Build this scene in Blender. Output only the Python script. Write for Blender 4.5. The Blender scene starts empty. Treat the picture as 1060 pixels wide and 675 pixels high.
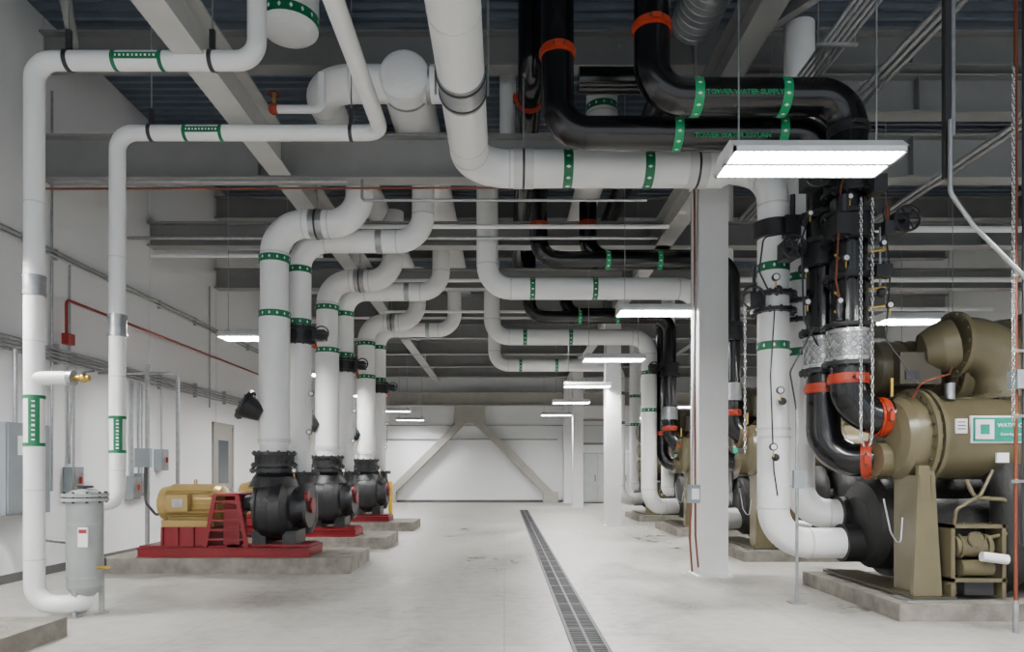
import bpy, math, random
from mathutils import Vector, Matrix
random.seed(4)
S = bpy.context.scene
MATS = {}

def mat(name, col, rough=0.5, metal=0.0, var=0.06, scale=3.0, bump=0.0, bscale=40.0, emit=0.0):
    m = bpy.data.materials.new(name); m.use_nodes = True
    nt = m.node_tree; b = nt.nodes["Principled BSDF"]
    b.inputs["Roughness"].default_value = rough
    b.inputs["Metallic"].default_value = metal
    tc = nt.nodes.new("ShaderNodeTexCoord")
    n = nt.nodes.new("ShaderNodeTexNoise"); n.inputs["Scale"].default_value = scale; n.inputs["Detail"].default_value = 5
    nt.links.new(tc.outputs["Object"], n.inputs["Vector"])
    r = nt.nodes.new("ShaderNodeValToRGB")
    r.color_ramp.elements[0].position = 0.3; r.color_ramp.elements[1].position = 0.7
    r.color_ramp.elements[0].color = (*[c*(1-var) for c in col], 1)
    r.color_ramp.elements[1].color = (*[min(1, c*(1+var)) for c in col], 1)
    nt.links.new(n.outputs["Fac"], r.inputs["Fac"])
    nt.links.new(r.outputs["Color"], b.inputs["Base Color"])
    if bump > 0:
        n2 = nt.nodes.new("ShaderNodeTexNoise"); n2.inputs["Scale"].default_value = bscale; n2.inputs["Detail"].default_value = 4
        nt.links.new(tc.outputs["Object"], n2.inputs["Vector"])
        bp = nt.nodes.new("ShaderNodeBump"); bp.inputs["Strength"].default_value = bump; bp.inputs["Distance"].default_value = 0.02
        nt.links.new(n2.outputs["Fac"], bp.inputs["Height"]); nt.links.new(bp.outputs["Normal"], b.inputs["Normal"])
    if emit > 0:
        b.inputs["Emission Color"].default_value = (1, 0.99, 0.97, 1)
        b.inputs["Emission Strength"].default_value = emit
    MATS[name] = m
    return m

mat("white_pvc", (0.87, 0.87, 0.865), 0.34, var=0.02, scale=4)
mat("white_seam", (0.66, 0.66, 0.65), 0.45)
mat("green_tape", (0.0, 0.14, 0.055), 0.4)
mat("white_mark", (0.85, 0.85, 0.85), 0.5)
mat("black_pipe", (0.005, 0.005, 0.006), 0.18, var=0.2)
mat("black_insul", (0.008, 0.008, 0.008), 0.6, var=0.3, bump=0.3)
mat("black_iron", (0.009, 0.0095, 0.0115), 0.42, var=0.2, bump=0.2)
mat("orange_coupling", (0.36, 0.032, 0.009), 0.4)
mat("galv", (0.38, 0.39, 0.40), 0.34, 0.8, var=0.15, scale=12)
mat("steel_dark", (0.05, 0.05, 0.055), 0.4, 0.6)
mat("chain_steel", (0.7, 0.7, 0.7), 0.25, 0.9)
mat("copper", (0.20, 0.052, 0.026), 0.4, 0.4)
mat("brass", (0.6, 0.40, 0.10), 0.3, 0.9)
mat("red_paint", (0.175, 0.003, 0.009), 0.36)
mat("red_pipe", (0.24, 0.013, 0.010), 0.4)
mat("motor_gold", (0.36, 0.245, 0.085), 0.33, 0.35, var=0.1)
mat("olive", (0.122, 0.104, 0.060), 0.26, var=0.07)
mat("olive_dark", (0.055, 0.047, 0.029), 0.3, var=0.1)
mat("beam_grey", (0.215, 0.217, 0.217), 0.5, var=0.05)
mat("beam_light", (0.44, 0.44, 0.43), 0.5, var=0.05)
mat("column_white", (0.72, 0.72, 0.72), 0.5, var=0.03)
mat("deck_metal", (0.11, 0.14, 0.185), 0.42, 0.2, var=0.1)
mat("wall_white", (0.83, 0.84, 0.85), 0.6, var=0.015, scale=0.8)
mat("wall_grey", (0.60, 0.61, 0.62), 0.6, var=0.03, scale=0.8)
mat("pad_concrete", (0.19, 0.175, 0.15), 0.8, var=0.3, scale=6, bump=0.4, bscale=30)
mat("panel_grey", (0.22, 0.25, 0.27), 0.45)
mat("vessel_grey", (0.33, 0.35, 0.34), 0.4, 0.2)
mat("door_grey", (0.28, 0.27, 0.24), 0.5)
mat("glass_dark", (0.07, 0.08, 0.09), 0.1)
mat("teal_sign", (0.0, 0.25, 0.17), 0.4)
mat("label_green", (0.0, 0.28, 0.10), 0.5)
mat("yellow", (0.75, 0.45, 0.01), 0.45)
mat("fixture_white", (0.8, 0.8, 0.8), 0.4)
mat("lamp_lens", (1, 1, 1), 0.4, emit=205.0)
mat("grate", (0.055, 0.058, 0.062), 0.5, 0.5)
mat("trench_shade", (0.006, 0.006, 0.007), 0.9)
mat("duct", (0.4, 0.42, 0.44), 0.35, 0.7, var=0.12)
mat("brace", (0.34, 0.33, 0.295), 0.6)
mat("baseboard", (0.10, 0.10, 0.10), 0.6)

# floor: polished concrete with mottling, trowel marks, faint stains and joints
def floor_mat():
    m = bpy.data.materials.new("polished_concrete"); m.use_nodes = True
    nt = m.node_tree; b = nt.nodes["Principled BSDF"]; L = nt.links.new
    tc = nt.nodes.new("ShaderNodeTexCoord")
    a = nt.nodes.new("ShaderNodeTexNoise"); a.inputs["Scale"].default_value = 0.5; a.inputs["Detail"].default_value = 10; a.inputs["Roughness"].default_value = 0.7; a.inputs["Distortion"].default_value = 0.6
    c = nt.nodes.new("ShaderNodeTexNoise"); c.inputs["Scale"].default_value = 6; c.inputs["Detail"].default_value = 8; c.inputs["Roughness"].default_value = 0.7
    L(tc.outputs["Object"], a.inputs["Vector"]); L(tc.outputs["Object"], c.inputs["Vector"])
    mx = nt.nodes.new("ShaderNodeMath"); mx.operation = 'MULTIPLY_ADD'; mx.inputs[1].default_value = 0.6
    L(c.outputs["Fac"], mx.inputs[0]); L(a.outputs["Fac"], mx.inputs[2])
    r = nt.nodes.new("ShaderNodeValToRGB")
    r.color_ramp.elements[0].position = 0.62; r.color_ramp.elements[1].position = 0.98
    r.color_ramp.elements[0].color = (0.20, 0.19, 0.17, 1); r.color_ramp.elements[1].color = (0.46, 0.447, 0.415, 1)
    e = r.color_ramp.elements.new(0.76); e.color = (0.345, 0.333, 0.305, 1)
    L(mx.outputs[0], r.inputs["Fac"])
    st = nt.nodes.new("ShaderNodeTexNoise"); st.inputs["Scale"].default_value = 1.3; st.inputs["Detail"].default_value = 3
    mp = nt.nodes.new("ShaderNodeMapping"); mp.inputs["Scale"].default_value = (1, .45, 1); mp.inputs["Location"].default_value = (7, 3, 0)
    L(tc.outputs["Object"], mp.inputs["Vector"]); L(mp.outputs["Vector"], st.inputs["Vector"])
    sr = nt.nodes.new("ShaderNodeValToRGB"); sr.color_ramp.elements[0].position = 0.62; sr.color_ramp.elements[1].position = 0.72
    sr.color_ramp.elements[0].color = (1, 1, 1, 1); sr.color_ramp.elements[1].color = (0.86, 0.84, 0.80, 1)
    L(st.outputs["Fac"], sr.inputs["Fac"])
    br = nt.nodes.new("ShaderNodeTexBrick"); br.offset = 0.0
    br.inputs["Scale"].default_value = 1.0; br.inputs["Brick Width"].default_value = 2.93; br.inputs["Row Height"].default_value = 2.93
    br.inputs["Mortar Size"].default_value = 0.007
    br.inputs["Color1"].default_value = (1, 1, 1, 1); br.inputs["Color2"].default_value = (0.93, 0.93, 0.93, 1); br.inputs["Mortar"].default_value = (0.66, 0.66, 0.66, 1)
    L(tc.outputs["Object"], br.inputs["Vector"])
    mm = nt.nodes.new("ShaderNodeMixRGB"); mm.blend_type = 'MULTIPLY'; mm.inputs[0].default_value = 1
    m2 = nt.nodes.new("ShaderNodeMixRGB"); m2.blend_type = 'MULTIPLY'; m2.inputs[0].default_value = 1
    L(r.outputs["Color"], mm.inputs[1]); L(br.outputs["Color"], mm.inputs[2])
    L(mm.outputs["Color"], m2.inputs[1]); L(sr.outputs["Color"], m2.inputs[2])
    L(m2.outputs["Color"], b.inputs["Base Color"])
    rr = nt.nodes.new("ShaderNodeMapRange"); rr.inputs["From Min"].default_value = 0.3; rr.inputs["From Max"].default_value = 0.7
    rr.inputs["To Min"].default_value = 0.24; rr.inputs["To Max"].default_value = 0.5
    L(a.outputs["Fac"], rr.inputs["Value"]); L(rr.outputs["Result"], b.inputs["Roughness"])
    MATS["floor"] = m
floor_mat()

class B:
    def __init__(s): s.v = []; s.f = []; s.m = []; s.sm = []; s.ms = []; s.j = []
    def mi(s, name):
        if name not in s.ms: s.ms.append(name)
        return s.ms.index(name)
    def add(s, vs, fs, m, smooth=False):
        o = len(s.v); s.v += [tuple(v) for v in vs]; k = s.mi(m)
        for f in fs:
            s.f.append([i+o for i in f]); s.m.append(k); s.sm.append(smooth)
    def box(s, x0, x1, y0, y1, z0, z1, m):
        vs = [(x0,y0,z0),(x1,y0,z0),(x1,y1,z0),(x0,y1,z0),(x0,y0,z1),(x1,y0,z1),(x1,y1,z1),(x0,y1,z1)]
        s.add(vs, [(0,3,2,1),(4,5,6,7),(0,1,5,4),(1,2,6,5),(2,3,7,6),(3,0,4,7)], m)
    def bar(s, p0, p1, w, h, m):
        p0 = Vector(p0); p1 = Vector(p1); d = (p1-p0).normalized()
        up = Vector((0,0,1)) if abs(d.z) < 0.95 else Vector((0,1,0))
        a = d.cross(up).normalized()*w/2; b = a.cross(d).normalized()*h/2
        vs = [p+q for p in (p0,p1) for q in (-a-b, a-b, a+b, -a+b)]
        s.add(vs, [(0,1,2,3),(7,6,5,4),(0,4,5,1),(1,5,6,2),(2,6,7,3),(3,7,4,0)], m)
    def frame(s, d):
        d = d.normalized(); u = Vector((0,0,1)) if abs(d.z) < 0.9 else Vector((1,0,0))
        a = d.cross(u).normalized(); return a, a.cross(d).normalized()
    def lathe(s, p0, axis, prof, m, seg=28, smooth=True):
        p0 = Vector(p0); d = Vector(axis).normalized(); a, b = s.frame(d)
        for (t0, r0), (t1, r1) in zip(prof, prof[1:]):
            vs = []
            for t, r in ((t0, r0), (t1, r1)):
                for i in range(seg):
                    an = 2*math.pi*i/seg
                    vs.append(p0+d*t+(a*math.cos(an)+b*math.sin(an))*max(r, 1e-4))
            s.add(vs, [(i, (i+1) % seg, seg+(i+1) % seg, seg+i) for i in range(seg)], m, smooth and abs(t1-t0) > 1e-5)
    def cyl(s, p0, p1, r, m, seg=24, r2=None):
        p0 = Vector(p0); p1 = Vector(p1); L = (p1-p0).length; r2 = r if r2 is None else r2
        s.lathe(p0, p1-p0, [(0,0),(0,r),(L,r2),(L,0)], m, seg)
    def dome(s, p0, axis, r, h, m, seg=28, n=6):
        s.lathe(p0, axis, [(h*math.sin(i*math.pi/2/n), r*math.cos(i*math.pi/2/n)) for i in range(n+1)], m, seg)
    def band(s, c, axis, r, w, m, seg=28):
        d = Vector(axis).normalized(); c = Vector(c)
        s.cyl(c-d*w/2, c+d*w/2, r, m, seg)
        if m in ("green_tape", "label_green") and w > 0.07:   # printed diamonds round the label tape
            a, b = s.frame(d); n = max(8, int(2*math.pi*r/(w*1.1)))
            for i in range(n):
                an = 2*math.pi*(i+.5)/n; e = a*math.cos(an)+b*math.sin(an); t = b*math.cos(an)-a*math.sin(an)
                q = c+e*(r+0.004)
                s.add([q-d*w*.27, q+t*w*.17, q+d*w*.27, q-t*w*.17], [(0,1,2,3)], "white_mark")
    def coupling(s, c, axis, r, m="orange_coupling"):
        d = Vector(axis).normalized(); c = Vector(c)
        s.band(c, axis, r+0.024, 0.06, m); s.band(c, axis, r+0.010, 0.11, m)
        a, b = s.frame(d)
        for sg in (-1, 1):
            q = c+a*sg*(r+0.04); s.bar(q-b*0.045, q+b*0.045, 0.05, 0.045, m)
            s.cyl(q-b*0.075, q+b*0.075, 0.012, "steel_dark", 8)
    def path(s, pts, R, n=8):
        P = [Vector(p) for p in pts]; out = [P[0]]
        for i in range(1, len(P)-1):
            v = P[i]; d1 = (v-P[i-1]); d2 = (P[i+1]-v); l1 = d1.length; l2 = d2.length; d1.normalize(); d2.normalize()
            th = d1.angle(d2)
            if th < 0.02: out.append(v); continue
            t = min(R*math.tan(th/2), l1*0.49 if i > 1 else l1*0.98, l2*0.49 if i < len(P)-2 else l2*0.98)
            RR = t/math.tan(th/2)
            c = v+(d2-d1).normalized()*(RR/math.cos(th/2)); a = v-d1*t-c; b = v+d2*t-c
            s.j += [(v-d1*t, d1), (v+d2*t, d2)]
            for k in range(n+1):
                q = k/n; out.append(c+(a*math.sin((1-q)*th)+b*math.sin(q*th))/math.sin(th))
        out.append(P[-1]); return out
    def tube(s, pts, r, m, R=None, seg=20, n=8):
        R = r*3 if R is None else R; s.j = []
        P = s.path(pts, R, n) if len(pts) > 2 else [Vector(p) for p in pts]
        if m == "white_pvc" and r > 0.15:
            for p, d in s.j: s.cyl(p-d*.012, p+d*.012, r+.004, "white_seam", seg)
        T = []
        for i in range(len(P)):
            a = P[max(i-1, 0)]; b = P[min(i+1, len(P)-1)]; T.append((b-a).normalized())
        u, w = s.frame(T[0]); vs = []
        for i, p in enumerate(P):
            if i:
                ax = T[i-1].cross(T[i])
                if ax.length > 1e-6:
                    rot = Matrix.Rotation(T[i-1].angle(T[i]), 3, ax.normalized()); u = rot @ u
                u = (u-T[i]*u.dot(T[i])).normalized()
            w = T[i].cross(u)
            for k in range(seg):
                an = 2*math.pi*k/seg; vs.append(p+(u*math.cos(an)+w*math.sin(an))*r)
        fs = []
        for i in range(len(P)-1):
            for k in range(seg):
                fs.append((i*seg+k, i*seg+(k+1) % seg, (i+1)*seg+(k+1) % seg, (i+1)*seg+k))
        s.add(vs, fs, m, True)
        s.add(vs[:seg], [tuple(range(seg))[::-1]], m); s.add(vs[-seg:], [tuple(range(seg))], m)
    def torus(s, c, axis, R, r, m, seg=24, ms=8, stretch=1.0, sdir=None):
        c = Vector(c); d = Vector(axis).normalized(); a, b = s.frame(d)
        if sdir is not None:
            b = Vector(sdir).normalized(); a = b.cross(d).normalized()
        vs = []
        for i in range(seg):
            an = 2*math.pi*i/seg; e = a*math.cos(an)+b*math.sin(an)
            cc = c+a*math.cos(an)*R+b*math.sin(an)*R*stretch
            for k in range(ms):
                bn = 2*math.pi*k/ms; vs.append(cc+e*r*math.cos(bn)+d*r*math.sin(bn))
        fs = [(i*ms+k, i*ms+(k+1) % ms, ((i+1) % seg)*ms+(k+1) % ms, ((i+1) % seg)*ms+k) for i in range(seg) for k in range(ms)]
        s.add(vs, fs, m, True)
    def sphere(s, c, r, m, sc=(1,1,1), seg=20, n=12):
        c = Vector(c); vs = []
        for j in range(n+1):
            ph = math.pi*j/n
            for i in range(seg):
                an = 2*math.pi*i/seg
                vs.append((c.x+r*sc[0]*math.sin(ph)*math.cos(an), c.y+r*sc[1]*math.sin(ph)*math.sin(an), c.z+r*sc[2]*math.cos(ph)))
        s.add(vs, [(j*seg+i, (j+1)*seg+i, (j+1)*seg+(i+1) % seg, j*seg+(i+1) % seg) for j in range(n) for i in range(seg)], m, True)
    def flange(s, c, axis, r, w, m, bolts=12, bm="steel_dark"):
        s.band(c, axis, r, w, m, 32); d = Vector(axis).normalized(); a, b = s.frame(d); c = Vector(c)
        for i in range(bolts):
            an = 2*math.pi*i/bolts; q = c+(a*math.cos(an)+b*math.sin(an))*(r*0.9)
            s.cyl(q-d*(w/2+0.018), q+d*(w/2+0.018), min(0.02, r*0.06), bm, 6)
    def chain(s, p0, p1, m="chain_steel", link=0.045):
        p0 = Vector(p0); p1 = Vector(p1); L = (p1-p0).length; n = int(L/link)
        d = (p1-p0).normalized(); a, b = s.frame(d)
        for i in range(n):
            s.torus(p0+d*(i+0.5)*L/n, a if i % 2 else b, 0.013, 0.0055, m, 10, 5, 2.0, d)
    def gauge(s, c, r=0.05):
        c = Vector(c)
        s.cyl(c, c+Vector((0,-.035,0)), r, "steel_dark", 18); s.cyl(c+Vector((0,-.035,0)), c+Vector((0,-.038,0)), r*.7, "white_mark", 18)
        s.cyl(c+Vector((0,-.02,-r)), c+Vector((0,-.02,-r*2.6)), .009, "brass", 8)
    def braid(s, c, r, h, n=14):
        c = Vector(c); s.band(c, (0,0,1), r, h, "galv", 32)
        for sg in (-1, 1):
            for i in range(n):
                a0 = 2*math.pi*i/n
                s.tube([(c.x+(r+.006)*math.cos(a0+sg*k*.28), c.y+(r+.006)*math.sin(a0+sg*k*.28), c.z-h/2+h*k/5) for k in range(6)], .009, "chain_steel", R=.01, seg=5, n=1)
        for z in (-h/2, h/2): s.band((c.x, c.y, c.z+z), (0,0,1), r+.02, .04, "chain_steel", 32)
    def make(s, name, loc=(0,0,0), parent=None):
        me = bpy.data.meshes.new(name)
        me.from_pydata([Vector(v)-Vector(loc) for v in s.v], [], s.f)
        for k in s.ms: me.materials.append(MATS[k])
        me.polygons.foreach_set("material_index", s.m); me.polygons.foreach_set("use_smooth", s.sm); me.update()
        o = bpy.data.objects.new(name, me); S.collection.objects.link(o); o.location = loc
        if parent: o.parent = parent
        return o

def inst(o, dx=0, dy=0, dz=0):
    n = bpy.data.objects.new(o.name.split(".")[0], o.data); S.collection.objects.link(n)
    n.location = o.location+Vector((dx, dy, dz)); return n

def text(body, loc, size, m, parent=None, rot=(math.pi/2, 0, 0), name="lettering", off=0.012):
    c = bpy.data.curves.new(name, 'FONT'); c.body = body; c.size = size; c.align_x = 'CENTER'; c.align_y = 'CENTER'; c.extrude = 0.001; c.offset = size*off
    c.materials.append(MATS[m]); o = bpy.data.objects.new(name, c); S.collection.objects.link(o)
    o.rotation_euler = rot; o.location = loc
    if parent: o.parent = parent; o.location = Vector(loc)-parent.location
    return o

XL, XR, YF, YB, ZC = -6.6, 12.0, 32.0, -5.0, 8.0
# ---------------- room shell
b = B(); b.box(XL-.3, XR+.3, YB, YF+.3, -0.2, 0, "floor"); b.make("floor")
b = B(); b.box(XL-.3, XL, YB, YF+.3, 0, ZC, "wall_white"); b.make("wall_left")
b = B()
for y in [i*2.93+0.98 for i in range(-1, 11)]: b.box(XL, XL+0.006, y-0.006, y+0.006, 0.1, ZC, "wall_grey")
b.make("trim_1")
b = B(); b.box(XR, XR+.3, YB, YF+.3, 0, ZC, "wall_white"); b.make("wall_right")
b = B(); b.box(XL, XR, YF, YF+.3, 0, ZC, "wall_white"); b.make("wall_far")
b = B(); b.box(XL, XL+.02, YB, YF, 0, 0.12, "baseboard"); b.make("baseboard_left")
b = B(); b.box(XL+.02, XR, YF-.02, YF, 0, 0.12, "baseboard"); b.make("baseboard_far")
b = B(); p = 0.2; y = YB; prof = []
while y < YF:
    prof += [(y, ZC), (y+.07, ZC), (y+.1, ZC+.07), (y+.17, ZC+.07)]; y += p
vs = []
for (yy, zz) in prof: vs += [(XL-.3, yy, zz), (XR+.3, yy, zz)]
b.add(vs, [(2*i, 2*i+1, 2*i+3, 2*i+2) for i in range(len(prof)-1)], "deck_metal")
b.box(XL-.3, XR+.3, YB, YF+.3, ZC+.08, ZC+.2, "deck_metal")
b.make("ceiling")

# ---------------- steel
def ibeam(bb, p0, p1, h, w, m, tf=0.03, tw=0.02):
    p0 = Vector(p0); p1 = Vector(p1); up = Vector((0,0,1))
    bb.bar(p0+up*(h-tf/2), p1+up*(h-tf/2), w, tf, m); bb.bar(p0+up*tf/2, p1+up*tf/2, w, tf, m)
    bb.bar(p0+up*h/2, p1+up*h/2, tw, h-2*tf, m)
def beam(p0, p1, h, w, m="beam_grey", stiff=True):
    bb = B(); ibeam(bb, p0, p1, h, w, m)
    p0 = Vector(p0); p1 = Vector(p1); L = (p1-p0).length; d = (p1-p0).normalized(); n = int(L/3)
    if stiff:
        for i in range(1, n):
            q = p0+d*(i*L/n)+Vector((0,0,h/2)); bb.bar(q-d*.006, q+d*.006, w*.95, h-.06, m)
    return bb.make("steel_beam", tuple(p0))
yb = [9.8+2.933*i for i in range(0, 8)]
for i, y in enumerate(yb):
    beam((XL, y, 5.65), (XR, y, 5.65), 0.62 if i % 3 == 0 else 0.45, 0.28)
for y in [1.0, 3.93, 6.87]+yb:
    beam((XL, y, 7.25), (XR, y, 7.25), 0.5, 0.25)
beam((2.95, 9.94, 6.65), (XR, 9.94, 6.65), 0.55, 0.28)
beam((-3.15, 1.5, 5.65), (-3.15, 9.6, 5.65), 0.5, 0.3, "beam_light")
beam((-3.15, 9.95, 5.65), (-3.15, YF, 5.65), 0.5, 0.3, "beam_light")
beam((2.95, 9.95, 5.65), (2.95, YF, 5.65), 0.5, 0.3, "beam_light")
beam((2.95, 1.0, 6.6), (2.95, 9.7, 6.6), 0.5, 0.3)
b = B(); b.bar((3.3,8.9,7.2),(6.9,3.0,7.2),.12,.12,"beam_grey"); b.bar((3.3,3.0,7.15),(6.9,8.9,7.15),.12,.12,"beam_grey"); b.bar((-6.0,9.6,7.2),(-3.2,4.2,7.2),.12,.12,"beam_grey"); b.make("roof_brace")
for i, y in enumerate([9.8, 18.6, 27.4, 31.6]):
    bb = B(); h = 5.65
    bb.box(2.74, 3.15, y-.2, y-.175, 0.02, h, "column_white"); bb.box(2.74, 3.15, y+.175, y+.2, 0.02, h, "column_white")
    bb.box(2.74, 2.76, y-.175, y+.175, 0.02, h, "column_white"); bb.box(3.13, 3.15, y-.175, y+.175, 0.02, h, "column_white")
    bb.box(2.68, 3.21, y-.26, y+.26, 0, 0.025, "column_white")
    bb.box(2.70, 3.19, y-.22, y+.22, h-.06, h-.0, "column_white")
    bb.make("steel_column", (2.95, y, 0))

# ---------------- trench drain
b = B(); x0, x1, y0, y1 = 0.57, 0.89, -2.0, 25.8
b.box(x0, x1, y0, y1, 0, 0.003, "trench_shade")  # trench shade painted as a near-black sheet; the floor has no recess
b.box(x0, x0+.03, y0, y1, 0.003, 0.012, "grate"); b.box(x1-.03, x1, y0, y1, 0.003, 0.012, "grate")
b.box((x0+x1)/2-.012, (x0+x1)/2+.012, y0, y1, 0.003, 0.0115, "grate")
y = y0
k = 0
while y < y1:
    w = 0.04 if k % 10 == 0 else 0.018
    b.box(x0+.03, x1-.03, y, y+w, 0.003, 0.011, "grate"); y += 0.06; k += 1
b.make("trench_drain_grate")

# ---------------- light fixtures
def fixture(x, y, z=3.75, top=5.65):
    bb = B(); hx, hy = 0.61, 0.225
    vs = [(x-hx,y-hy,z),(x+hx,y-hy,z),(x+hx,y+hy,z),(x-hx,y+hy,z),(x-hx,y-hy*.6,z+.08),(x+hx,y-hy*.6,z+.08),(x+hx,y+hy*.6,z+.08),(x-hx,y+hy*.6,z+.08)]
    bb.add(vs, [(4,5,6,7),(0,1,5,4),(1,2,6,5),(2,3,7,6),(3,0,4,7),(0,3,2,1)], "fixture_white")
    for (xa, xb, ya, yb_) in ((x-hx,x+hx,y-hy,y-hy+.02),(x-hx,x+hx,y+hy-.02,y+hy),(x-hx,x-hx+.02,y-hy,y+hy),(x+hx-.02,x+hx,y-hy,y+hy),(x-hx,x+hx,y-.02,y+.02)):
        bb.box(xa, xb, ya, yb_, z-.035, z, "fixture_white")
    bb.box(x-hx+.02, x+hx-.02, y-hy+.02, y-.02, z-.02, z-.004, "lamp_lens")
    bb.box(x-hx+.02, x+hx-.02, y+.02, y+hy-.02, z-.02, z-.004, "lamp_lens")
    for i in range(1, 24):
        xx = x-hx+i*2*hx/24; bb.box(xx-.004, xx+.004, y-hy+.02, y+hy-.02, z-.034, z-.02, "fixture_white")
    for sx in (-.5, .5):
        bb.cyl((x+sx, y, z+.08), (x+sx, y, top), 0.006, "galv", 6)
        bb.box(x+sx-.04, x+sx+.04, y-.03, y+.03, z+.08, z+.11, "galv")
    bb.make("linear_light_fixture", (x, y, z))
fx = [(2.2, 4.95, 3.75), (2.32, 10.3, 3.9), (2.2, 13.75, 3.75), (2.2, 18.1, 3.75), (2.2, 22.5, 3.75), (2.1, 27.5, 3.75), (1.27, 18.1, 5.1)]
fx += [(-4.15, y, 3.75) for y in (11.5, 15.9, 20.4, 25.7, 30.2)]
fx += [(-5.6, 6.4, 3.75), (-4.6, 3.4, 3.75), (-.3, 1.2, 3.75), (2.4, 0.6, 3.75), (4.9, 4.6, 3.75), (-1, -2.5, 3.75), (3.5, -2.5, 3.75), (-4.6, -1, 3.75)]  # first two: unseen, added just out of frame to brighten the near left
fx += [(9.0, y, 3.75) for y in (6.0, 10.2, 14.6, 19, 24, 29)] + [(6.2, y, 3.75) for y in (10.2, 14.6, 19, 24, 29)]
for f in fx: fixture(f[0], f[1], f[2], 7.25)

# ---------------- left foreground pipes
def vlabel(b, x, y, r, z0, z1):
    for z in (z0, z1): b.band((x,y,z), (0,0,1), r+.005, .035, "green_tape")
    b.add([(x+(r+.005)*math.sin(a), y-(r+.005)*math.cos(a), z) for z in (z0, z1) for a in [(.05+0.17*i) for i in range(7)]],
      [(i, i+1, 8+i, 7+i) for i in range(6)], "green_tape")
    n = 9
    for i in range(n):
        zz = z0+(z1-z0)*(i+1)/(n+1); a = .5; q = Vector((x+(r+.01)*math.sin(a), y-(r+.01)*math.cos(a), zz)); t = Vector((math.cos(a), math.sin(a), 0))
        h = .007+.004*(i % 2)
        b.add([q-t*.014-Vector((0,0,h)), q+t*.014-Vector((0,0,h)), q+t*.014+Vector((0,0,h)), q-t*.014+Vector((0,0,h))], [(0,1,2,3)], "white_mark")
def hlabel(b, x0, x1, y, z, r):
    for x in (x0, x1): b.band((x,y,z), (1,0,0), r+.004, .04, "green_tape")
    b.box(x0, x1, y-r-.007, y-r+.01, z-.03, z+.03, "green_tape")
    n = 10
    for i in range(n):
        xx = x0+(x1-x0)*(i+1)/(n+1); h = .007+.004*(i % 2); b.box(xx-h, xx+h, y-r-.009, y-r-.007, z-.011, z+.011, "white_mark")
b = B(); r = 0.095
b.tube([(-4.36, 7.1, .14), (-4.36, 6.95, .14), (-4.75, 6.9, .14), (-4.75, 6.9, 5.64), (-2.5, 6.9, 5.64), (-2.5, 6.9, 7.2)], r, "white_pvc", R=.2)
for z in (3.28, 3.45): b.band((-4.75,6.9,z), (0,0,1), r+.012, .03, "galv")
b.band((-4.75,6.9,3.36), (0,0,1), r+.006, .2, "galv")
vlabel(b, -4.75, 6.9, r, 1.76, 2.24); hlabel(b, -3.92, -3.45, 6.9, 5.64, r)
for z in (.6, 1.3, 2.8, 4.2): b.band((-4.75,6.9,z),(0,0,1),r+.002,.012,"white_seam")
for x in (-4.4, -2.95):
    b.cyl((x,6.9,5.6), (x,6.9,7.25), .008, "galv", 6); b.band((x,6.9,5.64), (1,0,0), r+.012, .04, "steel_dark"); b.bar((x,6.9,5.75),(x,6.9,5.95),.05,.04,"steel_dark")
b.tube([(-4.72,6.88,2.43), (-4.36,6.88,2.43)], .07, "white_pvc"); b.band((-4.36,6.88,2.43),(1,0,0),.078,.05,"galv")
b.cyl((-4.34,6.88,2.43), (-4.18,6.88,2.43), .03, "brass", 12); b.sphere((-4.24,6.88,2.43), .045, "brass"); b.bar((-4.24,6.86,2.48),(-4.12,6.86,2.5),.02,.015,"steel_dark")
b.make("insulated_riser_pipe", (-4.75, 6.9, 0))
b = B(); r = 0.09
b.tube([(-4.36, 7.25, 1.1), (-4.72, 7.7, 1.12), (-4.85, 8.03, 1.12), (-4.55, 8.03, 1.12), (-4.55, 8.03, 5.47), (-1.44, 8.03, 5.47), (-1.44, 2.0, 5.47)], r, "white_pvc", R=.2)
b.band((-4.55,8.03,3.2),(0,0,1), r+.01, .26, "galv")
for z in (3.1, 3.3): b.band((-4.55,8.03,z),(0,0,1), r+.018, .03, "galv")
vlabel(b, -4.55, 8.03, r, 1.72, 2.12); hlabel(b, -3.74, -3.32, 8.03, 5.47, r)
for z in (1.5, 2.6, 4.0): b.band((-4.55,8.03,z),(0,0,1),r+.002,.012,"white_seam")
for x in (-4.15, -1.8):
    b.cyl((x,8.03,5.4), (x,8.03,7.25), .008, "galv", 6); b.band((x,8.03,5.47), (1,0,0), r+.012, .04, "steel_dark"); b.bar((x,8.03,5.57),(x,8.03,5.75),.05,.04,"steel_dark")
b.make("insulated_branch_pipe", (-4.55, 8.03, 0))
# filter feeder vessel
b = B(); cx, cy = -4.36, 7.1
b.lathe((cx,cy,.2), (0,0,1), [(0,0),(.0,.09),(.06,.15),(.1,.17),(.98,.17),(.98,.2)], "vessel_grey", 32)
b.flange((cx,cy,1.2), (0,0,1), .22, .035, "vessel_grey", 10); b.flange((cx,cy,1.245), (0,0,1), .22, .035, "vessel_grey", 10)
b.dome((cx,cy,1.262), (0,0,1), .15, .05, "vessel_grey"); b.torus((cx,cy,1.33),(0,0,1),.07,.012,"steel_dark")
b.cyl((cx,cy,1.29),(cx,cy,1.34),.02,"steel_dark",10)
for i in range(3):
    a = 2*math.pi*i/3+.4; dx, dy = math.cos(a), math.sin(a)
    b.bar((cx+dx*.15,cy+dy*.15,.0), (cx+dx*.15,cy+dy*.15,.42), .045, .03, "vessel_grey"); b.box(cx+dx*.15-.05,cx+dx*.15+.05,cy+dy*.15-.05,cy+dy*.15+.05,0,.01,"vessel_grey")
b.band((cx,cy,.95),(0,0,1),.174,.03,"galv"); b.band((cx,cy,.4),(0,0,1),.174,.02,"galv")
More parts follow.
